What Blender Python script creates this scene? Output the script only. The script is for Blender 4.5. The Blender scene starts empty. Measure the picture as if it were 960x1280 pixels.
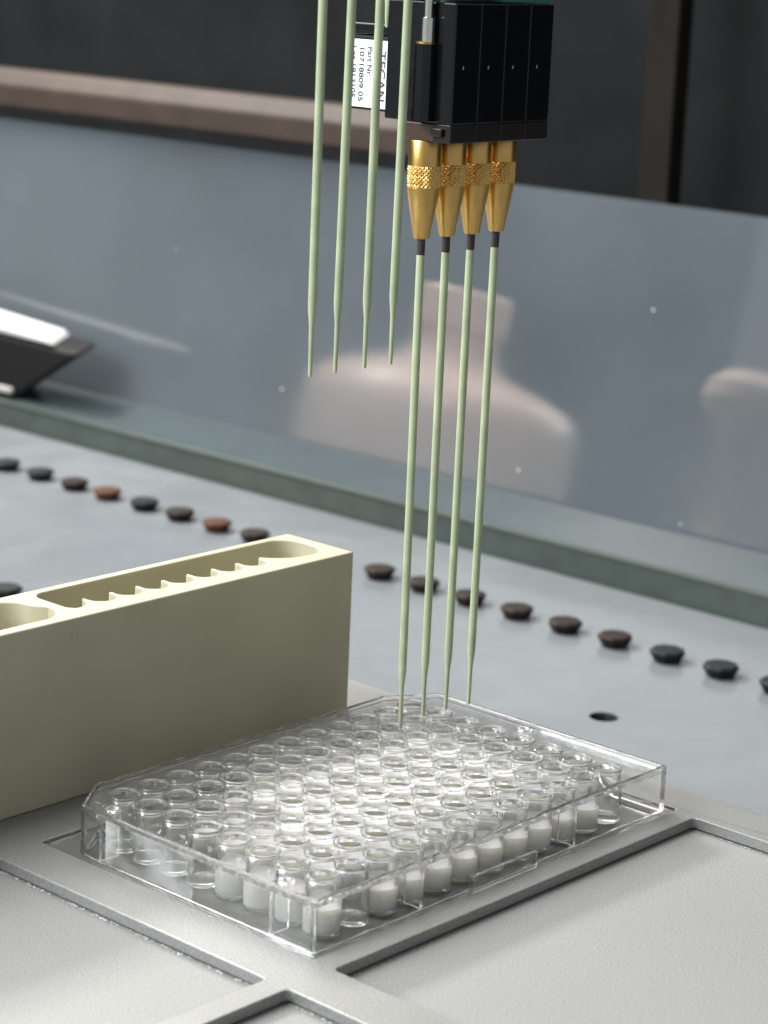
import bpy, bmesh, math, random
from mathutils import Matrix, Vector
random.seed(7)
S = 0.001                                   # the scene is laid out in millimetres, built in metres
sc = bpy.context.scene
col = sc.collection

# ------------------------------------------------------------------ camera
cam_d = bpy.data.cameras.new('camera'); cam = bpy.data.objects.new('camera', cam_d); col.objects.link(cam)
right = Vector((0.67355099, -0.73795502, 0.0418504)); down = Vector((-0.14959806, -0.19155289, -0.97001439))
fwd = Vector((0.72384355, 0.64709341, -0.23941728)); cpos = Vector((-326.326, -306.174, 208.473)) * S
m = Matrix((( right.x, -down.x, -fwd.x, cpos.x), (right.y, -down.y, -fwd.y, cpos.y), (right.z, -down.z, -fwd.z, cpos.z), (0, 0, 0, 1)))
cam.matrix_world = m
cam_d.sensor_fit = 'VERTICAL'; cam_d.sensor_height = 24; cam_d.lens = 2941.47 / 1280 * 24
cam_d.clip_start = 0.01; cam_d.clip_end = 20
cam_d.dof.use_dof = True; cam_d.dof.focus_distance = 0.565; cam_d.dof.aperture_fstop = 17
sc.camera = cam

# ------------------------------------------------------------------ light
w = bpy.data.worlds.new('World'); sc.world = w; w.use_nodes = True
bg = w.node_tree.nodes['Background']; bg.inputs[0].default_value = (0.94, 0.97, 1.0, 1); bg.inputs[1].default_value = 0.36
def area(name, loc, target, sx, sy, power, colr):
    l = bpy.data.lights.new(name, 'AREA'); l.shape = 'RECTANGLE'; l.size = sx * S; l.size_y = sy * S
    l.energy = power; l.color = colr
    o = bpy.data.objects.new(name, l); col.objects.link(o); o.location = Vector(loc) * S
    o.rotation_euler = (Vector(target) - Vector(loc)).to_track_quat('-Z', 'Y').to_euler()
    return o
area('ceiling_lamp', (100, 780, 1000), (120, 300, 0), 1700, 1300, 32.0, (1.0, 0.97, 0.91))
area('strip_lamp', (330, 1120, 720), (330, 250, -56), 420, 130, 17.0, (1.0, 0.97, 0.92))
area('window_lamp', (-900, 480, 650), (80, 60, 0), 700, 600, 21.0, (0.93, 0.97, 1.0))
sp = bpy.data.lights.new('bottle_fill_spot', 'SPOT'); sp.energy = 11.0; sp.spot_size = math.radians(44); sp.spot_blend = 0.5; sp.shadow_soft_size = 0.03; sp.color = (1.0, 0.90, 0.82)  # added spot, brightens only the unseen bottle so its mirror image shows
so = bpy.data.objects.new('bottle_fill_spot', sp); col.objects.link(so); so.location = Vector((480, 470, 330)) * S
so.rotation_euler = (Vector((200, 670, -10)) - Vector((480, 470, 330))).to_track_quat('-Z', 'Y').to_euler()
sc.view_settings.view_transform = 'Standard'; sc.view_settings.look = 'None'
sc.view_settings.exposure = 0.0; sc.view_settings.gamma = 1.0
sc.cycles.max_bounces = 40; sc.cycles.transmission_bounces = 36; sc.cycles.glossy_bounces = 8
sc.cycles.diffuse_bounces = 5; sc.cycles.transparent_max_bounces = 24; sc.cycles.sample_clamp_indirect = 20
sc.cycles.use_denoising = True

# ------------------------------------------------------------------ materials
def mat(name, colr, rough=0.5, metal=0.0, spec=0.5, noise=0.0, nscale=400, bump=0.0, bscale=1500, coat=0.0, sss=0.0, col2=None, ior=1.5, detail=5):
    M = bpy.data.materials.new(name); M.use_nodes = True
    nt = M.node_tree; b = nt.nodes['Principled BSDF']
    b.inputs['Base Color'].default_value = (*colr, 1); b.inputs['Roughness'].default_value = rough
    b.inputs['Metallic'].default_value = metal; b.inputs['Specular IOR Level'].default_value = spec
    b.inputs['Coat Weight'].default_value = coat; b.inputs['IOR'].default_value = ior
    if sss:
        b.inputs['Subsurface Weight'].default_value = sss; b.inputs['Subsurface Scale'].default_value = 0.003
        b.inputs['Subsurface Radius'].default_value = (1, 1, 0.8)
    if noise or bump:
        tc = nt.nodes.new('ShaderNodeTexCoord')
    if noise:
        n = nt.nodes.new('ShaderNodeTexNoise'); n.inputs['Scale'].default_value = nscale; n.inputs['Detail'].default_value = detail
        nt.links.new(tc.outputs['Object'], n.inputs['Vector'])
        r = nt.nodes.new('ShaderNodeMix'); r.data_type = 'RGBA'
        c2 = col2 or tuple(max(0, c * (1 - noise)) for c in colr)
        r.inputs['A'].default_value = (*c2, 1); r.inputs['B'].default_value = (*tuple(min(1, c * (1 + noise)) for c in colr), 1)
        mr = nt.nodes.new('ShaderNodeMapRange'); mr.inputs['From Min'].default_value = 0.3; mr.inputs['From Max'].default_value = 0.7
        nt.links.new(n.outputs['Fac'], mr.inputs['Value']); nt.links.new(mr.outputs['Result'], r.inputs['Factor'])
        nt.links.new(r.outputs['Result'], b.inputs['Base Color'])
    if bump:
        n2 = nt.nodes.new('ShaderNodeTexNoise'); n2.inputs['Scale'].default_value = bscale; n2.inputs['Detail'].default_value = 3
        nt.links.new(tc.outputs['Object'], n2.inputs['Vector'])
        bp = nt.nodes.new('ShaderNodeBump'); bp.inputs['Strength'].default_value = bump; bp.inputs['Distance'].default_value = 0.0002
        nt.links.new(n2.outputs['Fac'], bp.inputs['Height']); nt.links.new(bp.outputs['Normal'], b.inputs['Normal'])
    return M

def glass(name, tint=(1, 1, 1), ior=1.49, rough=0.0):
    M = bpy.data.materials.new(name); M.use_nodes = True; nt = M.node_tree
    nt.nodes.remove(nt.nodes['Principled BSDF'])
    g = nt.nodes.new('ShaderNodeBsdfGlass'); g.inputs['Color'].default_value = (*tint, 1); g.inputs['IOR'].default_value = ior
    g.inputs['Roughness'].default_value = rough
    nt.links.new(g.outputs[0], nt.nodes['Material Output'].inputs[0])
    return M

MT = {}
MT['alu'] = mat('blasted_aluminium', (0.285, 0.287, 0.281), 0.42, 0.5, 0.5, noise=0.26, nscale=2000, bump=0.2, bscale=7000)
MT['alu_floor'] = mat('pocket_floor', (0.25, 0.252, 0.247), 0.6, 0.2, 0.4, noise=0.28, nscale=2200, bump=0.25, bscale=7000)
MT['cream'] = mat('cream_plastic', (0.465, 0.435, 0.315), 0.42, 0, 0.4, noise=0.10, nscale=26, bump=0.12, bscale=2500, sss=0.08, detail=9)
MT['deck'] = mat('painted_worktable', (0.155, 0.169, 0.182), 0.22, 0, 0.5, noise=0.04, nscale=60, bump=0.05, bscale=2500)
MT['panel'] = mat('blue_grey_screen', (0.083, 0.099, 0.111), 0.06, 0, 0.5, noise=0.16, nscale=7, detail=12, ior=2.1)
def smear(M, lo, hi, scale, stretch=(1, 1, 1)):
    nt = M.node_tree; tc = nt.nodes.new('ShaderNodeTexCoord'); mp_ = nt.nodes.new('ShaderNodeMapping'); mp_.inputs['Scale'].default_value = stretch
    n = nt.nodes.new('ShaderNodeTexNoise'); n.inputs['Scale'].default_value = scale; n.inputs['Detail'].default_value = 6; n.inputs['Distortion'].default_value = 0.8
    mr = nt.nodes.new('ShaderNodeMapRange'); mr.inputs['From Min'].default_value = 0.35; mr.inputs['From Max'].default_value = 0.65
    mr.inputs['To Min'].default_value = lo; mr.inputs['To Max'].default_value = hi
    nt.links.new(tc.outputs['Object'], mp_.inputs['Vector']); nt.links.new(mp_.outputs['Vector'], n.inputs['Vector']); nt.links.new(n.outputs['Fac'], mr.inputs['Value'])
    nt.links.new(mr.outputs['Result'], nt.nodes['Principled BSDF'].inputs['Roughness'])
smear(MT['panel'], 0.03, 0.16, 9, (1, 0.4, 1)); smear(MT['deck'], 0.14, 0.34, 16)
MT['ledge'] = mat('pale_ledge', (0.062, 0.079, 0.085), 0.16, 0, 0.5, noise=0.06, nscale=40)
MT['strip'] = mat('green_glass_edge', (0.045, 0.060, 0.054), 0.25, 0, 0.6, noise=0.15, nscale=90)
MT['strip_dark'] = mat('dark_green_seal', (0.03, 0.045, 0.035), 0.4)
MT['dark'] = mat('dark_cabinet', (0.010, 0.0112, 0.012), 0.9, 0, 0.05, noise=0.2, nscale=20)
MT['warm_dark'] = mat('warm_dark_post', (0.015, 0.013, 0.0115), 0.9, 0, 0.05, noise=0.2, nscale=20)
MT['rail'] = mat('brown_rail', (0.043, 0.030, 0.024), 0.6, 0.0, 0.25, noise=0.15, nscale=50)
MT['rail_top'] = mat('beige_rail_edge', (0.50, 0.39, 0.32), 0.4, 0.1, 0.5, noise=0.1, nscale=80)
MT['black'] = mat('black_housing', (0.004, 0.0045, 0.0055), 0.14, 0, 0.5, noise=0.2, nscale=200)
MT['black_m'] = mat('matt_black', (0.006, 0.006, 0.007), 0.6, 0, 0.2)
MT['brownblack'] = mat('brown_black_base', (0.014, 0.010, 0.009), 0.22, 0, 0.6)  # slight brown in this black stands in for a warm reflection
MT['manifold'] = mat('brown_manifold', (0.055, 0.032, 0.026), 0.2, 0, 0.6)
MT['silver'] = mat('polished_steel', (0.8, 0.78, 0.75), 0.18, 1.0)
MT['brass'] = mat('brass', (0.72, 0.46, 0.15), 0.3, 1.0, noise=0.08, nscale=300, bump=0.06, bscale=1500)
MT['brass_d'] = mat('brass_flat', (0.52, 0.34, 0.12), 0.42, 1.0)
MT['sleeve'] = mat('dark_sleeve', (0.035, 0.026, 0.022), 0.5)
MT['needle'] = mat('pale_green_coating', (0.375, 0.44, 0.275), 0.28, 0, 0.5, noise=0.12, nscale=160, bump=0.05)
MT['peg_green'] = mat('green_black_rubber', (0.006, 0.011, 0.011), 0.6, 0, 0.2)
MT['peg_tinted'] = mat('reflection_tinted_rubber', (0.015, 0.009, 0.007), 0.6, 0, 0.2)  # brown tint stands in for a reflection lying over these pegs
MT['peg_orange'] = mat('rust_brown_rubber', (0.065, 0.026, 0.012), 0.6, 0, 0.2)
MT['hole'] = mat('hole_black', (0.01, 0.01, 0.01), 0.8)
MT['paper'] = mat('label_paper', (0.86, 0.87, 0.88), 0.5)
MT['ink'] = mat('ink', (0.03, 0.03, 0.035), 0.6)
MT['white'] = mat('white_plastic', (0.46, 0.48, 0.48), 0.7, 0, 0.2)
MT['speck'] = mat('white_speck', (0.9, 0.92, 0.92), 0.5)
MT['grey'] = mat('grey_plastic', (0.35, 0.34, 0.34), 0.5)
MT['pcb'] = mat('circuit_board', (0.03, 0.16, 0.11), 0.4)
MT['flake'] = mat('pale_residue', (0.55, 0.545, 0.51), 0.9, 0, 0.1)
MT['bottle'] = mat('pinkish_bottle', (0.78, 0.59, 0.50), 0.3, 0, 0.5, noise=0.06, nscale=15)
def clear_plastic(name, k_thin=0.04, haze=0.014):
    M = bpy.data.materials.new(name); M.use_nodes = True; nt = M.node_tree; N = nt.nodes.new; Lk = nt.links.new
    nt.nodes.remove(nt.nodes['Principled BSDF']); out = nt.nodes['Material Output']
    g = N('ShaderNodeBsdfGlass'); g.inputs['IOR'].default_value = 1.50; g.inputs['Color'].default_value = (1, 1, 1, 1); g.inputs['Roughness'].default_value = 0.0
    t = N('ShaderNodeBsdfTransparent'); t.inputs[0].default_value = (1, 1, 1, 1)
    df = N('ShaderNodeBsdfTranslucent'); df.inputs[0].default_value = (0.95, 0.96, 0.94, 1)
    d2 = N('ShaderNodeBsdfDiffuse'); d2.inputs[0].default_value = (0.95, 0.96, 0.94, 1)
    sct = N('ShaderNodeMixShader'); sct.inputs[0].default_value = 0.5; Lk(df.outputs[0], sct.inputs[1]); Lk(d2.outputs[0], sct.inputs[2])
    m1 = N('ShaderNodeMixShader'); m1.inputs[0].default_value = k_thin; Lk(g.outputs[0], m1.inputs[1]); Lk(t.outputs[0], m1.inputs[2])
    m2 = N('ShaderNodeMixShader'); m2.inputs[0].default_value = haze; Lk(m1.outputs[0], m2.inputs[1]); Lk(sct.outputs[0], m2.inputs[2])
    Lk(m2.outputs[0], out.inputs[0])
    return M
MT['ps'] = clear_plastic('clear_polystyrene')
MT['ps_well'] = clear_plastic('clear_polystyrene_wells', 0.03, 0.028)
MT['ps_rim'] = clear_plastic('moulded_rim_polystyrene', 0.0, 0.07)
def frosted(name):
    M = bpy.data.materials.new(name); M.use_nodes = True; nt = M.node_tree; N = nt.nodes.new; Lk = nt.links.new
    b = nt.nodes['Principled BSDF']; b.inputs['Base Color'].default_value = (0.85, 0.86, 0.85, 1); b.inputs['Roughness'].default_value = 0.5
    t = N('ShaderNodeBsdfTransparent'); tc = N('ShaderNodeTexCoord'); n = N('ShaderNodeTexNoise'); n.inputs['Scale'].default_value = 70; n.inputs['Detail'].default_value = 5
    mr = N('ShaderNodeMapRange'); mr.inputs['From Min'].default_value = 0.38; mr.inputs['From Max'].default_value = 0.72; mr.inputs['To Max'].default_value = 0.42
    Lk(tc.outputs['Object'], n.inputs['Vector']); Lk(n.outputs['Fac'], mr.inputs['Value'])
    mx = N('ShaderNodeMixShader'); Lk(mr.outputs['Result'], mx.inputs[0]); Lk(t.outputs[0], mx.inputs[1]); Lk(b.outputs[0], mx.inputs[2]); Lk(mx.outputs[0], nt.nodes['Material Output'].inputs[0])
    return M
MT['frost'] = frosted('frosted_field')
MT['milk'] = mat('milky_suspension', (0.945, 0.935, 0.87), 0.6, 0, 0.08, noise=0.03, nscale=700, sss=1.0)

# ------------------------------------------------------------------ helpers
def add_mesh(name, verts, faces, material, parent=None, smooth=False, auto=None):
    me = bpy.data.meshes.new(name)
    me.from_pydata([(v[0] * S, v[1] * S, v[2] * S) for v in verts], [], faces)
    bm = bmesh.new(); bm.from_mesh(me); bmesh.ops.recalc_face_normals(bm, faces=bm.faces); bm.to_mesh(me); bm.free()
    me.materials.append(material)
    if smooth:
        me.shade_smooth()
        if auto: me.set_sharp_from_angle(angle=math.radians(auto))
    o = bpy.data.objects.new(name, me); col.objects.link(o)
    if parent: o.parent = parent
    return o
def tag(o, label=None, cat=None, group=None, kind=None):
    if label: o['label'] = label
    if cat: o['category'] = cat
    if group: o['group'] = group
    if kind: o['kind'] = kind
    return o
def empty(name, loc=(0, 0, 0)):
    o = bpy.data.objects.new(name, None); col.objects.link(o); o.location = Vector(loc) * S; o.empty_display_size = 0.01
    return o
def box_vf(x0, x1, y0, y1, z0, z1):
    v = [(x0, y0, z0), (x1, y0, z0), (x1, y1, z0), (x0, y1, z0), (x0, y0, z1), (x1, y0, z1), (x1, y1, z1), (x0, y1, z1)]
    return v, [(0, 3, 2, 1), (4, 5, 6, 7), (0, 1, 5, 4), (1, 2, 6, 5), (2, 3, 7, 6), (3, 0, 4, 7)]
def bevel(o, wdt, seg=2, ang=35):
    md = o.modifiers.new('bevel', 'BEVEL'); md.width = wdt * S; md.segments = seg; md.limit_method = 'ANGLE'; md.angle_limit = math.radians(ang)
    md.harden_normals = False
    return o
def box(name, x0, x1, y0, y1, z0, z1, material, parent=None, bv=0):
    v, f = box_vf(x0, x1, y0, y1, z0, z1); o = add_mesh(name, v, f, material, parent)
    if bv: bevel(o, bv)
    return o
def lathe_vf(prof, n=32, cx=0, cy=0):
    """profile of (r,z); r==0 ends become poles"""
    V = []; F = []; rings = []
    for r, z in prof:
        if r == 0: rings.append([len(V)]); V.append((cx, cy, z))
        else:
            rings.append(list(range(len(V), len(V) + n)))
            V += [(cx + r * math.cos(2 * math.pi * k / n), cy + r * math.sin(2 * math.pi * k / n), z) for k in range(n)]
    for a, b in zip(rings, rings[1:]):
        for k in range(n):
            k2 = (k + 1) % n
            if len(a) == 1 and len(b) == 1: continue
            if len(a) == 1: F.append((a[0], b[k], b[k2]))
            elif len(b) == 1: F.append((a[k], a[k2], b[0]))
            else: F.append((a[k], a[k2], b[k2], b[k]))
    return V, F
def lathe(name, prof, material, parent=None, n=32, cx=0, cy=0, auto=40):
    v, f = lathe_vf(prof, n, cx, cy); return add_mesh(name, v, f, material, parent, True, auto)
def rod(name, pts, material, parent=None, n=20, auto=50):
    """pts: (x,y,z,r) along a nearly vertical line, closed with caps"""
    V = []; F = []
    for (x, y, z, r) in pts: V += [(x + r * math.cos(2 * math.pi * k / n), y + r * math.sin(2 * math.pi * k / n), z) for k in range(n)]
    for a in range(len(pts) - 1):
        for k in range(n): F.append((a * n + k, a * n + (k + 1) % n, (a + 1) * n + (k + 1) % n, (a + 1) * n + k))
    F.append(tuple(range(n))); F.append(tuple(range((len(pts) - 1) * n, len(pts) * n)))
    return add_mesh(name, V, F, material, parent, True, auto)
def slab(name, outer, holes, z0, z1, material, parent=None, smooth=None):
    """solid slab with holes: outlines are lists of (x,y)"""
    bm = bmesh.new(); es = []; loops = []
    for lp in [outer] + holes:
        vs = [bm.verts.new((x * S, y * S, z1 * S)) for x, y in lp]; loops.append(vs)
        es += [bm.edges.new((vs[i], vs[(i + 1) % len(vs)])) for i in range(len(vs))]
    bmesh.ops.triangle_fill(bm, use_beauty=True, use_dissolve=False, edges=es)
    top = list(bm.faces); low = {}
    for lp in loops:
        for v in lp: low[v] = bm.verts.new((v.co.x, v.co.y, z0 * S))
    for f in top:
        bm.faces.new([low[v] for v in reversed(f.verts)])
    for lp in loops:
        n = len(lp)
        for i in range(n):
            a, b = lp[i], lp[(i + 1) % n]; bm.faces.new((a, b, low[b], low[a]))
    bmesh.ops.recalc_face_normals(bm, faces=bm.faces)
    me = bpy.data.meshes.new(name); bm.to_mesh(me); bm.free(); me.materials.append(material)
    if smooth: me.shade_smooth(); me.set_sharp_from_angle(angle=math.radians(smooth))
    o = bpy.data.objects.new(name, me); col.objects.link(o)
    if parent: o.parent = parent
    return o
def circle(cx, cy, r, n=32): return [(cx + r * math.cos(2 * math.pi * k / n), cy + r * math.sin(2 * math.pi * k / n)) for k in range(n)]
def inset(poly, d):
    """offset a convex CCW polygon inwards by d"""
    out = []; n = len(poly)
    for i in range(n):
        p0, p1, p2 = Vector(poly[i - 1]), Vector(poly[i]), Vector(poly[(i + 1) % n])
        e1 = (p1 - p0).normalized(); e2 = (p2 - p1).normalized()
        n1 = Vector((-e1.y, e1.x)); n2 = Vector((-e2.y, e2.x)); b = (n1 + n2) / (1 + n1.dot(n2))
        out.append(tuple(p1 + b * d))
    return out
def arc(cx, cy, r, a0, a1, n=8): return [(cx + r * math.cos(math.radians(a0 + (a1 - a0) * k / n)), cy + r * math.sin(math.radians(a0 + (a1 - a0) * k / n))) for k in range(n + 1)]

# ------------------------------------------------------------------ worktable, ledge, screen, dark cabinet behind
DZ = -56
deck = slab('worktable', [(-420, -420), (451.8, -420), (451.8, 1150), (-420, 1150)], [circle(313.3, 157.9, 5.3, 40)], DZ - 4, DZ, MT['deck'])
tag(deck, 'pale blue grey painted worktable with a round hole behind the well plate', 'worktable', kind='structure')
lathe('bore', [(5.29, DZ - 0.6), (5.29, DZ - 12), (0, DZ - 12)], MT['hole'], deck, 32, 313.3, 157.9)
ledge = box('ledge', 455.2, 512, -420, 1150, DZ - 4, -44.6, MT['ledge'])
tag(ledge, 'pale ledge at the foot of the blue grey screen', 'ledge', kind='structure')
strip = box('edge_strip', 452, 455, -420, 1150, DZ - 3, -44.4, MT['strip'], ledge, 0.4)
box('seal', 451.2, 453, -420, 1150, DZ + 0.004, DZ + 1.3, MT['strip_dark'], ledge)
box('seal', 451.6, 456, -420, 1150, -44.3, -42.8, MT['strip_dark'], ledge, 0.3)
t8 = math.tan(math.radians(8))
def px(z): return 512.3 + (z + 44.6) * t8
sv = [(px(-44.5), -420, -44.5), (px(-44.5), 1150, -44.5), (px(96), 1150, 96), (px(96), -420, 96)]
sv += [(x + 6, y, z) for x, y, z in sv]
screen = add_mesh('screen', sv, [(0, 1, 2, 3), (7, 6, 5, 4), (0, 4, 5, 1), (1, 5, 6, 2), (2, 6, 7, 3), (3, 7, 4, 0)], MT['panel'])
tag(screen, 'glossy blue grey screen leaning back behind the worktable', 'screen', kind='structure')
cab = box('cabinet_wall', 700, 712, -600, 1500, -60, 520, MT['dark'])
tag(cab, 'dark wall above and behind the screen', 'wall', kind='structure')
ew = box('added_dark_wall', -900, 690, 1180, 1192, -60, 420, MT['dark'])  # added out of view so the screen mirrors dark around the bottle
tag(ew, 'unseen dark wall added beyond the left picture edge to darken the screen reflection', 'wall', kind='structure')
# brown rail along the top of the screen, left of the head
ry0, ry1 = 420, 1150
rp = [(530.0, 102.5), (524.0, 104.5), (523.0, 116.0), (528.0, 124.0), (545.0, 124.0), (545.0, 102.5)]
rv = [(x, ry0, z) for x, z in rp] + [(x, ry1, z) for x, z in rp]
rail = empty('guide_rail', (530, 600, 98))
o = add_mesh('rail_body', rv, [tuple(range(6)), tuple(range(11, 5, -1))] + [(i, (i + 1) % 6, 6 + (i + 1) % 6, 6 + i) for i in range(6)], MT['rail'], rail); o.matrix_parent_inverse = Matrix.Translation(-rail.location); bevel(o, 1.2, 3, 20)
tag(rail, 'long brown metal rail along the top of the screen at left', 'rail')
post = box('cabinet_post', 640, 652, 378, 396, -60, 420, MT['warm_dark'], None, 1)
tag(post, 'dim brownish upright post in the dark at top right', 'post')

# ------------------------------------------------------------------ rubber pegs on the worktable
prof = [(0, DZ + 0.005), (5.0, DZ + 0.005), (5.3, DZ + 0.6), (6.9, DZ + 3.4), (6.9, DZ + 4.0), (6.1, DZ + 4.7), (0, DZ + 4.9)]
pegs = [(389, 583, 'g'), (389, 557.4, 'g'), (388.6, 531.5, 'b'), (388.5, 507.7, 'o'), (388.2, 481.5, 'g'), (388, 457.2, 'b'), (387.5, 432.2, 'o'), (387.5, 408, 'b'),
        (387.2, 382, 'b'), (387, 357, 'b'), (386.2, 331.8, 'b'), (386, 306.9, 'b'), (385.8, 281.6, 'b'), (385.5, 256.6, 'b'), (385.4, 232, 'b'), (385.2, 207.4, 'b'), (385, 182.4, 'g'), (385, 158, 'g'), (384.8, 132.8, 'g')]
PL = {0: 'black rubber peg at the far left end of the peg row', 1: 'second peg from the left end of the row, black', 2: 'third peg from the left end of the row, dark brown',
      3: 'rust brown peg, the left one of the two rust coloured pegs', 4: 'black peg just right of the first rust brown peg', 5: 'dark peg just left of the second rust brown peg',
      6: 'rust brown peg nearest to the cream trough', 7: 'dark brown peg partly hidden by the far edge of the cream trough', 10: 'dark brown peg just right of the cream trough corner, left of the needles',
      11: 'dark brown peg behind the first and second lowered needles', 12: 'dark brown peg behind the third and fourth lowered needles', 13: 'dark brown peg first to the right of the lowered needles',
      14: 'dark brown peg second to the right of the lowered needles', 15: 'dark brown peg directly left of the green black pegs at right', 16: 'green black peg, third from the right picture edge',
      17: 'green black peg, second from the right picture edge', 18: 'green black peg cut by the right picture edge'}
pm = {}
for i, (x, y, c) in enumerate(pegs):
    if i in (8, 9): continue
    key = {'g': 'peg_green', 'b': 'peg_tinted', 'o': 'peg_orange'}[c]
    if key not in pm:
        o = lathe('rubber_peg', prof, MT[key], None, 9, 0, 0, 20); pm[key] = o.data
    else:
        o = bpy.data.objects.new('rubber_peg', pm[key]); col.objects.link(o)
    o.location = (x * S, y * S, 0); o.rotation_euler.z = random.random()
    tag(o, PL[i], 'peg', 'rubber pegs along the worktable')
o = bpy.data.objects.new('rubber_peg', pm['peg_green']); col.objects.link(o); o.location = (247 * S, 407 * S, 0)
tag(o, 'black rubber peg at the left picture edge, just above the cream trough', 'peg', 'rubber pegs along the worktable')

# ------------------------------------------------------------------ black box with a white pad at the left edge
LZ = -44.58
bb = empty('black_box', (480, 690, LZ))
def local(o, root): o.matrix_parent_inverse = Matrix.Translation(-root.location); return o
bv_ = [(466, 672, LZ), (498, 694, LZ), (498, 800, LZ), (466, 800, LZ), (466, 618, -11.5), (498, 640, -12), (498, 800, -8), (466, 800, -8)]
local(bevel(add_mesh('box_body', bv_, [(0, 3, 2, 1), (4, 5, 6, 7), (0, 1, 5, 4), (1, 2, 6, 5), (2, 3, 7, 6), (3, 0, 4, 7)], MT['black_m'], bb), 3.5, 4), bb)
local(box('side_tab', 463, 465.8, 672, 730, -41.5, -38.0, MT['grey'], bb, 1), bb)
tag(bb, 'black box standing on the ledge at the left picture edge', 'box')
wv = [(466, 640, -10.4), (496, 662, -11.0), (496, 800, -7.7), (466, 800, -7.7), (466, 644, -8.2), (496, 666, -8.4), (496, 800, 0), (466, 800, 0)]
pad = bevel(add_mesh('white_pad', wv, [(0, 3, 2, 1), (4, 5, 6, 7), (0, 1, 5, 4), (1, 2, 6, 5), (2, 3, 7, 6), (3, 0, 4, 7)], MT['white']), 0.8, 2)
tag(pad, 'white pad lying on top of the black box at the left edge', 'pad')

# ------------------------------------------------------------------ wide bottle outside the frame, mirrored in the screen
bt = lathe('wide_bottle', [(0, DZ + .01), (84, DZ + .01), (91, DZ + 5), (91, -10), (88, 0), (80, 8), (66, 14), (48, 19), (35, 23), (29, 28), (27, 34), (27, 46), (31, 47), (31, 70), (29, 72), (0, 72)], MT['bottle'], None, 48, 206, 670, 30)
tag(bt, 'wide pinkish bottle with narrow neck, seen only as a reflection in the screen', 'bottle')

refl_blob = lathe('reflection_blob', [(0, DZ + .01), (20, DZ + .01), (20, DZ + 4), (14, DZ + 10), (11, 10), (16, 20), (26, 28), (30, 38), (27, 48), (18, 55), (8, 57), (0, 57.5)], MT['bottle'], None, 40, 172, 464, 30)  # invented body out of frame, there only for its reflection
tag(refl_blob, 'pinkish round flask added out of view for the pale reflection in the screen at right', 'blob')
dm = lathe('dust_speck', [(0, 0), (0.75, 0), (0.5, 0.35), (0, 0.5)], MT['speck'], screen, 8)
for q, (yy, zz) in enumerate([(362, -33), (268.5, -40), (391.8, 27), (520, -20), (455, 5), (300, 50), (610, 40)]):
    o = dm if q == 0 else bpy.data.objects.new('dust_speck', dm.data)
    if q: col.objects.link(o); o.parent = screen
    o.location = (px(zz) * S, yy * S, zz * S); o.rotation_euler = (0, math.radians(-82), 0); k_ = random.uniform(0.3, 0.75); o.scale = (k_, k_, k_)

# ------------------------------------------------------------------ plate carrier (bed, frame bars, pocket floors)
TOP = 3.0
car = empty('plate_carrier', (60, 40, DZ)); tag(car, 'blasted grey aluminium plate carrier with rectangular recessed pockets', 'carrier')
X0, X1, XE = -13.6, -0.5, 128.3
outer = [(-160, -130), (139.5, -130), (139.5, 160), (-160, 160)]
def rr(x0, x1, y0, y1, r=1.2): return arc(x1 - r, y0 + r, r, -90, 0, 4) + arc(x1 - r, y1 - r, r, 0, 90, 4) + arc(x0 + r, y1 - r, r, 90, 180, 4) + arc(x0 + r, y0 + r, r, 180, 270, 4)
pockets = [rr(X1, XE, -0.3, 86.0), rr(X1 + 0.2, 126.5, -93, -6.4), rr(-142, X0, -0.2, 86.0), rr(-142, X0, -93, -6.4)]
fr = slab('frame', outer, pockets, 0.35, TOP, MT['alu'], car); local(bevel(fr, 0.28, 2, 50), car)
bed = box('bed', -158, 137.5, -128, 158, DZ + 0.02, 0.0, MT['alu_floor'], car); local(bed, car)
local(box('rear_step', 137.6, 150, -128, 158, DZ + 0.02, -0.6, MT['alu'], car, 0.6), car)
# pale residue and grit along the feet of the bars
bm = bmesh.new()
def flake(x, y, s):
    k = random.randint(4, 6); a0 = random.random() * 6.28
    vs = [bm.verts.new(((x + s * random.uniform(.5, 1.2) * math.cos(a0 + 6.28 * i / k)) * S, (y + s * random.uniform(.5, 1.2) * math.sin(a0 + 6.28 * i / k)) * S, random.uniform(0.02, 0.12) * S)) for i in range(k)]
    top = bm.verts.new((x * S, y * S, (0.12 + s * 0.5) * S))
    for i in range(k): bm.faces.new((vs[i], vs[(i + 1) % k], top))
for i in range(260):
    y = random.uniform(0, 85.5)
    if math.sin(y * 0.55) + math.sin(y * 1.7 + 1) * .7 > -0.5: flake(X0 - abs(random.gauss(0.15, 0.35)), y, random.uniform(0.12, 0.38))
for i in range(120): flake(X0 - abs(random.gauss(0.1, 0.3)), random.uniform(-40, -7), random.uniform(0.12, 0.34))
for i in range(60): flake(random.uniform(0, 40), -6.5 - abs(random.gauss(0.1, 0.25)), random.uniform(0.08, 0.25))
for i in range(60): flake(126.3 - abs(random.gauss(0.1, 0.3)), random.uniform(-40, -7), random.uniform(0.1, 0.3))
me = bpy.data.meshes.new('residue'); bm.to_mesh(me); bm.free(); me.materials.append(MT['flake'])
o = bpy.data.objects.new('residue', me); col.objects.link(o); o.parent = car; local(o, car); o['kind'] = 'stuff'

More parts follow.
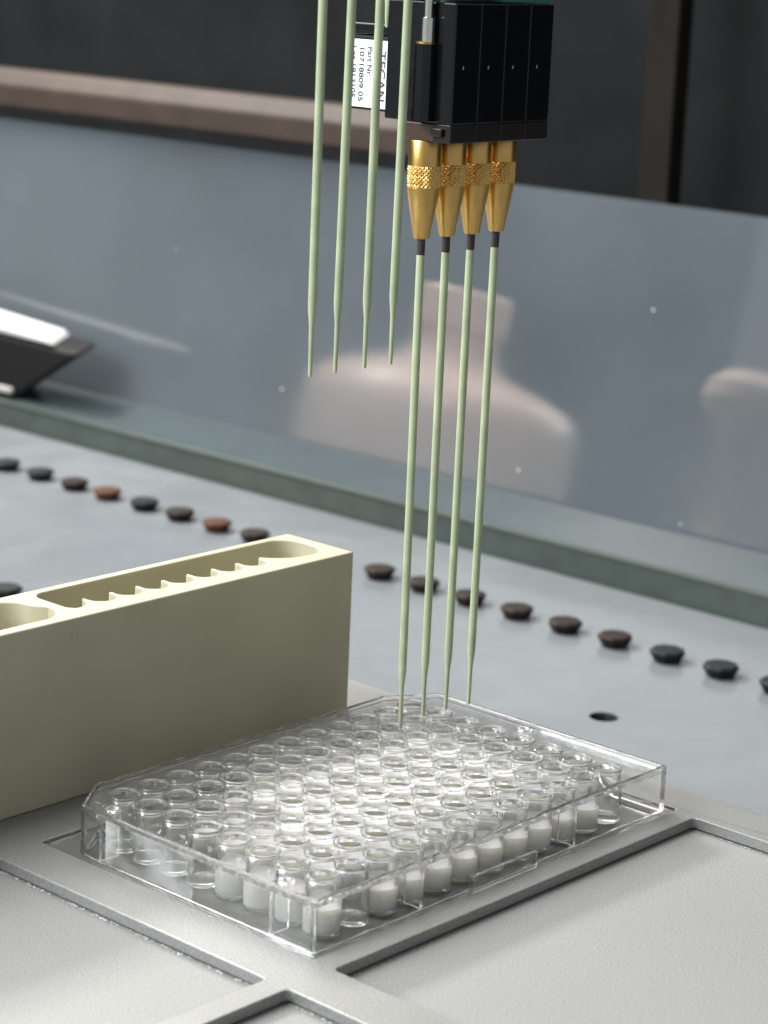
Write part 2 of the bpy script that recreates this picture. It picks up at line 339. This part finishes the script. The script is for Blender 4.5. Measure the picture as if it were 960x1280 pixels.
# ------------------------------------------------------------------ cream trough
tr = empty('wash_trough', (40, 114, TOP)); tag(tr, 'cream plastic trough block with scalloped slot standing behind the well plate', 'trough')
TY0, TY1, TX1, TZ = 102.0, 126.6, 118.9, 48.3
cus = [35 + 8.6 * k for k in range(8)]
s2 = []
s2 += arc(31, 119.8, 4.0, 180, 90, 6)                # back left
s2 += arc(108.5, 117.3, 6.8, 90, 0, 8)               # back right
s2 += arc(108.5, 113.8, 6.5, 0, -90, 8)
s2 += [(104.5, 107.6), (101.5, 108.6), (98.8, 110.3), (96.8, 112.2), (cus[-1] + 0.35, 113.8)]
for k in range(7, 0, -1):
    a, b = cus[k], cus[k - 1]; cxm = (a + b) / 2
    s2 += [(a - 0.35, 113.7)] + [(cxm + 3.95 * math.cos(math.radians(t)), 112.0 + 3.9 * math.sin(math.radians(t))) for t in range(0, -181, -20)] + [(b + 0.35, 113.7)]
s2 += [(cus[0] - 0.35, 113.6), (34.0, 111.4), (32.4, 109.3), (30.4, 108.4)]
s2 += arc(30.0, 111.0, 3.0, -120, -180, 4)
s1 = arc(16, 113.5, 8.0, -80, 0, 8) + arc(14, 116.3, 7.6, 5, 90, 8) + [(-60, 123.9), (-60, 105.6)]
o = slab('trough_body', [(-70, TY0), (TX1, TY0), (TX1, TY1), (-70, TY1)], [s2, s1], TOP + 0.02, TZ, MT['cream'], tr, 40); local(bevel(o, 0.35, 2, 60), tr)
lv, lf = lathe_vf([(1.35, 0), (1.35, 0.12), (1.05, 0.12), (1.05, 0.0)], 24)
o = add_mesh('moulding_mark', [(x + 22.5, 101.98 - z, y + 43.6) for x, y, z in lv], lf, MT['cream'], tr, True, 40); local(o, tr)

# ------------------------------------------------------------------ 96-well plate
mp = empty('well_plate', (64, 43, 0)); tag(mp, 'clear plastic 96 well plate partly filled with milky liquid on the carrier', 'well plate')
ol = [(2, 1.8), (125.6, 1.8), (125.6, 75.2), (112, 83.6), (13.5, 83.6), (2, 75.2)]
il = inset(ol, 1.2)
PS = MT['ps']
rim = slab('side_wall', ol, [il], 2.55, 14.35, PS, mp); local(bevel(rim, 0.4, 3, 30), mp)
holes = [circle(14.38 + 9 * i, 11.24 + 9 * j, 3.84, 32) for i in range(12) for j in range(8)]
d = slab('top_deck', inset(ol, 1.23), holes, 12.4, 13.5, PS, mp, 30); local(d, mp)
foot = [(0, 0), (127.76, 0), (127.76, 85.48), (0, 85.48)]
fl = slab('base_flange', foot, [inset(ol, 1.2)], 0.02, 2.5, PS, mp); local(bevel(fl, 0.2, 2, 60), mp)
local(box('grip_tab', 50.8, 74.0, 0.1, 1.3, 2.55, 6.6, PS, mp, 0.2), mp)
for xx in (36.6, 90.6): local(box('stiffening_rib', xx - .5, xx + .5, 3.05, 8.0, 2.6, 12.3, PS, mp, 0.15), mp)
for yy in (15.0, 69.0): local(box('stiffening_rib', 3.25, 8.5, yy - .5, yy + .5, 2.6, 12.3, PS, mp, 0.15), mp)
local(box('frosted_field', 1.86, 1.96, 38, 66.5, 3.2, 13.2, MT['frost'], mp), mp)
for hx, hy in ((6.4, 14.8), (6.4, 69.3), (120.6, 42.9)):
    local(lathe('gate_mark', [(0.9, 13.52), (1.9, 13.52), (2.1, 13.8), (1.9, 14.1), (1.2, 14.15), (0.9, 13.9), (0.9, 13.52)], PS, mp, 24, hx, hy), mp)
for j in range(8):
    for q in range(3):
        ax, ay = 7.2 + random.uniform(-.9, .9), 11.24 + 9 * j + random.uniform(-1.3, 1.3); lx, ly = random.choice(((1.1, .3), (.3, 1.0), (.7, .35)))
        if abs(ay - 14.8) < 3.2 or abs(ay - 69.3) < 3.2: continue
        local(box('embossed_mark', ax - lx / 2, ax + lx / 2, ay - ly / 2, ay + ly / 2, 13.51, 13.75, PS, mp, 0.08), mp)
wp = [(0, 0.9), (3.3, 0.9), (3.62, 1.2), (3.76, 13.55), (3.90, 13.62), (3.98, 13.85), (3.92, 14.12), (3.72, 14.25), (3.50, 14.2), (3.40, 14.0), (3.30, 2.3), (3.0, 2.05), (0, 2.0)]
well_me = None; liq = {}
def level(i, j):
    """height of the milky liquid in a well, None when it is empty"""
    if (i, j) == (1, 0) or (i == 0 and j > 3) or (i < 3 and j > 5) or (i < 5 and j > 6): return None
    if i == 0: return 7.6
    if i == 11: return 3.8 if 1 <= j <= 5 else None
    if j == 0: return 7.0
    if j == 7: return 5.0
    if j == 6 or (i < 3 and j > 3): return 8.2
    if i == 1 or j == 1 or i == 10: return 9.6
    return random.choice((10.8, 11.3, 11.8))
for i in range(12):
    for j in range(8):
        if well_me is None:
            o = lathe('well', wp, MT['ps_well'], mp, 36, 0, 0, 45); well_me = o.data
            well_me.materials.append(MT['ps_rim'])
            for pf in well_me.polygons:
                if pf.center.z > 13.56 * S: pf.material_index = 1
        else:
            o = bpy.data.objects.new('well', well_me); col.objects.link(o); o.parent = mp
        o.location = ((14.38 + 9 * i - 64) * S, (11.24 + 9 * j - 43) * S, 0)
        h = level(i, j)
        if h:
            if h not in liq:
                s = lathe('sample', [(0, 1.9), (3.2, 1.9), (3.54, 2.2), (3.54 + (h - 2.3) * .0112, h), (3.3, h), (2.9, h - .22), (0, h - .35)], MT['milk'], o, 24); liq[h] = s.data
            else:
                s = bpy.data.objects.new('sample', liq[h]); col.objects.link(s); s.parent = o

# ------------------------------------------------------------------ pipetting head with four brass nozzles
hd = empty('liquid_dispenser', (110, 62, 160)); tag(hd, 'black pipetting head with four brass nozzles and lowered pale green needles', 'pipetting head')
HB, HT, HX, HY = 161.2, 193.2, 91.6, 51.9
for k in range(4):
    a = HX + 9.05 * k
    s = local(box('channel_block', a + 0.06, a + 8.98, HY, HY + 21, HB + 4.3, HT, MT['black'], hd, 0.35), hd)
    local(box('base_block', a + 0.05, a + 8.99, HY + 0.03, HY + 5.4, HB, HB + 4.25, MT['brownblack'], hd, 0.2), hd)
    q = [(a + 3.1, HY - 0.06, 178.2), (a + 3.55, HY - 0.06, 178.2), (a + 3.55, HY - 0.06, 179.1)]
    v = q + [(x, y + 0.05, z) for x, y, z in q]
    o = add_mesh('white_mark', v, [(0, 1, 2), (5, 4, 3), (0, 3, 4, 1), (1, 4, 5, 2), (2, 5, 3, 0)], MT['white'], s)
local(box('circuit_board', 109, 127.5, HY + 1, HY + 20, HT + 0.3, HT + 1.6, MT['pcb'], hd), hd)
local(box('mounting_block', 93, 126, HY + 2, HY + 20, HT + 1.7, 262, MT['black_m'], hd, 0.5), hd)
# left face details: rounded valve, steel pin, label box
o = rod('valve', [(90.4, 59.9, 166.0, 2.6), (90.4, 59.9, 183.6, 2.6)], MT['black'], hd, 24); local(o, hd)
o = rod('steel_pin', [(90.0, 58.9, 184.1, 1.7), (90.0, 58.9, 189.6, 1.7), (90.0, 58.9, 189.7, 1.1), (90.0, 58.9, 196, 1.1)], MT['silver'], hd, 20); local(o, hd)
o = rod('brass_washer', [(90.2, 59.5, 183.65, 2.3), (90.2, 59.5, 184.05, 2.3)], MT['brass'], hd, 20); local(o, hd)
local(box('valve_housing', 91.7, 101, 66.8, 71.2, 166.4, 196, MT['black_m'], hd, 0.4), hd)
local(box('manifold_block', 91.9, 127.6, HY + 5.5, HY + 15.2, 161.3, HB + 4.2, MT['manifold'], hd, 0.3), hd)
local(box('lower_bracket', 90.6, 91.5, 54.0, 57.4, 162.6, 164.6, MT['brownblack'], hd, 0.3), hd)
lb = local(box('label_box', 95.0, 103, 72.6, 89.8, 166.6, 184.2, MT['black_m'], hd, 0.5), hd)
local(box('label_box_cap', 95.4, 103, 72.8, 89.6, 185.0, 187.0, MT['black'], hd, 0.3), hd)
o = rod('green_tube', [(93.6, 74.9, 186.5, 0.45), (93.6, 74.9, 188.5, 0.6), (93.9, 74.6, 200, 1.4)], MT['needle'], hd, 14); local(o, hd)
y0, y1, z0, z1, r = 75.0, 87.6, 167.2, 183.2, 0.7
pts = arc(y1 - r, z0 + r, r, -90, 0, 4) + arc(y1 - r, z1 - r, r, 0, 90, 4) + arc(y0 + r, z1 - r, r, 90, 180, 4) + arc(y0 + r, z0 + r, r, 180, 270, 4)
n = len(pts)
st = add_mesh('sticker', [(94.9, a, b) for a, b in pts] + [(94.98, a, b) for a, b in pts], [tuple(range(n)), tuple(range(2 * n - 1, n - 1, -1))] + [(i, (i + 1) % n, n + (i + 1) % n, n + i) for i in range(n)], MT['paper'], lb)
def text(body, y, ztop, length, size):
    c = bpy.data.curves.new('lettering', 'FONT'); c.body = body; c.size = size * S; c.extrude = 0.00002; c.offset = 0.000035
    c.materials.append(MT['ink'])
    o = bpy.data.objects.new('lettering', c); col.objects.link(o)
    bpy.context.view_layer.update(); wd = o.dimensions.x
    c.space_character = 1.0; sx = length * S / max(wd, 1e-6)
    R = Matrix(((0, 0, -1), (0, -1, 0), (-1, 0, 0))).to_4x4()
    M = Matrix.Translation(Vector((94.86, y, ztop)) * S) @ R @ Matrix.Diagonal((sx, 1, 1, 1))
    me = bpy.data.meshes.new_from_object(o.evaluated_get(bpy.context.evaluated_depsgraph_get())); bpy.data.objects.remove(o)
    me.transform(M); o = bpy.data.objects.new('lettering', me); col.objects.link(o); o.parent = lb
    return o
text('TECAN', 78.3, 180.8, 11.8, 3.2)
text('Part Nr.', 81.9, 181.6, 7.0, 2.1)
text('10718809 05', 84.5, 181.6, 12.6, 2.1)
text('Lot 1913105', 87.1, 181.6, 12.2, 2.1)
# nozzles
def knurl(R, z0, z1, nu=216, nv=22, teeth=24, depth=0.36):
    V = []; F = []; H = z1 - z0
    for b in range(nv + 1):
        for a in range(nu):
            th = 2 * math.pi * a / nu; hgt = b / nv
            p = teeth * a / nu; q = hgt * H / (2 * math.pi * R / teeth)
            t1 = abs(((p + q) % 1) - .5) * 2; t2 = abs(((p - q) % 1) - .5) * 2
            rr_ = R - depth * (1 - min(t1, t2)) if 0 < b < nv else R - 0.3
            V.append((rr_ * math.cos(th), rr_ * math.sin(th), z0 + H * hgt))
    for b in range(nv):
        for a in range(nu): F.append((b * nu + a, b * nu + (a + 1) % nu, (b + 1) * nu + (a + 1) % nu, (b + 1) * nu + a))
    F.append(tuple(range(nu))); F.append(tuple(range(nv * nu, (nv + 1) * nu)))
    return V, F
NX = [(95.5, 95.9), (104.7, 104.5), (114.0, 113.3), (123.4, 122.4)]     # nozzle x, needle tip x
NY = 62.8
TIPZ = [14.9, 15.9, 15.7, 15.2]
kv, kf = knurl(4.12, 149.9, 155.2)
meshes = {}
for k, (xt, xb) in enumerate(NX):
    def part(name, mk, parent, x):
        if name not in meshes:
            o = mk(); meshes[name] = o.data; o.parent = parent
        else:
            o = bpy.data.objects.new(name, meshes[name]); col.objects.link(o); o.parent = parent
        if parent is hd: o.location = Vector((x, NY, 0)) * S - hd.location
        return o
    nz = part('brass_nozzle', lambda: lathe('brass_nozzle', [(0, 161.15), (3.85, 161.15), (3.95, 160.9), (3.95, 155.2), (3.6, 155.1), (3.6, 150.0), (3.95, 149.9), (3.8, 148.6), (1.95, 138.1), (1.7, 137.8), (0, 137.8)], MT['brass'], None, 40, 0, 0, 35), hd, xt)
    part('knurled_collar', lambda: add_mesh('knurled_collar', kv, kf, MT['brass'], None, False), nz, xt)
    if k:
        def flat():
            v, f = lathe_vf([(0, 0), (1.35, 0), (1.35, -0.6), (0, -0.6)], 24)
            a = math.radians(243); ux, uy = math.cos(a), math.sin(a)
            return add_mesh('wrench_flat', [(ux * (3.93 + z) - uy * x, uy * (3.93 + z) + ux * x, 152.6 + y) for x, y, z in v], f, MT['brass_d'], None, True, 40)
        part('wrench_flat', flat, nz, xt)
    xs = xt + (xb - xt) * 0.16
    local(rod('needle_sleeve', [(xt, NY, 138.2, 0.98), (xs, NY, 133.9, 0.98)], MT['sleeve'], hd), hd)
    tz = TIPZ[k]
    def xz(z): return xs + (xb - xs) * (133.85 - z) / (133.85 - tz)
    local(rod('needle', [(xz(z), NY, z, rr_) for z, rr_ in ((133.85, 0.94), (133.6, 1.0), (tz + 15.5, 1.0), (tz + 14, 0.94), (tz + 10.5, 0.58), (tz + 0.4, 0.47), (tz, 0.42))], MT['needle'], hd), hd)

# ------------------------------------------------------------------ four raised needles in front
LX = [50.6, 58.8, 68.6, 77.6]; LXt = [50.6, 59.8, 69.0, 78.3]
LN = ['leftmost of the four raised pale green needles', 'second from the left of the four raised pale green needles', 'third from the left of the raised pale green needles, crossing the white sticker', 'rightmost of the four raised pale green needles, beside the black head']
for k in range(4):
    tz = 110.5; T = 265
    xa, xb = LXt[k], LX[k]
    def xz(z): return xb + (xa - xb) * (z - tz) / (193 - tz)
    o = rod('pipetting_needle', [(xz(z), 54.9, z, r_) for z, r_ in ((T, 1.02), (tz + 16.5, 1.0), (tz + 15, 0.94), (tz + 11.5, 0.58), (tz + 0.4, 0.45), (tz, 0.40))], MT['needle'])
    tag(o, LN[k], 'needle', 'raised needles in front of the head')
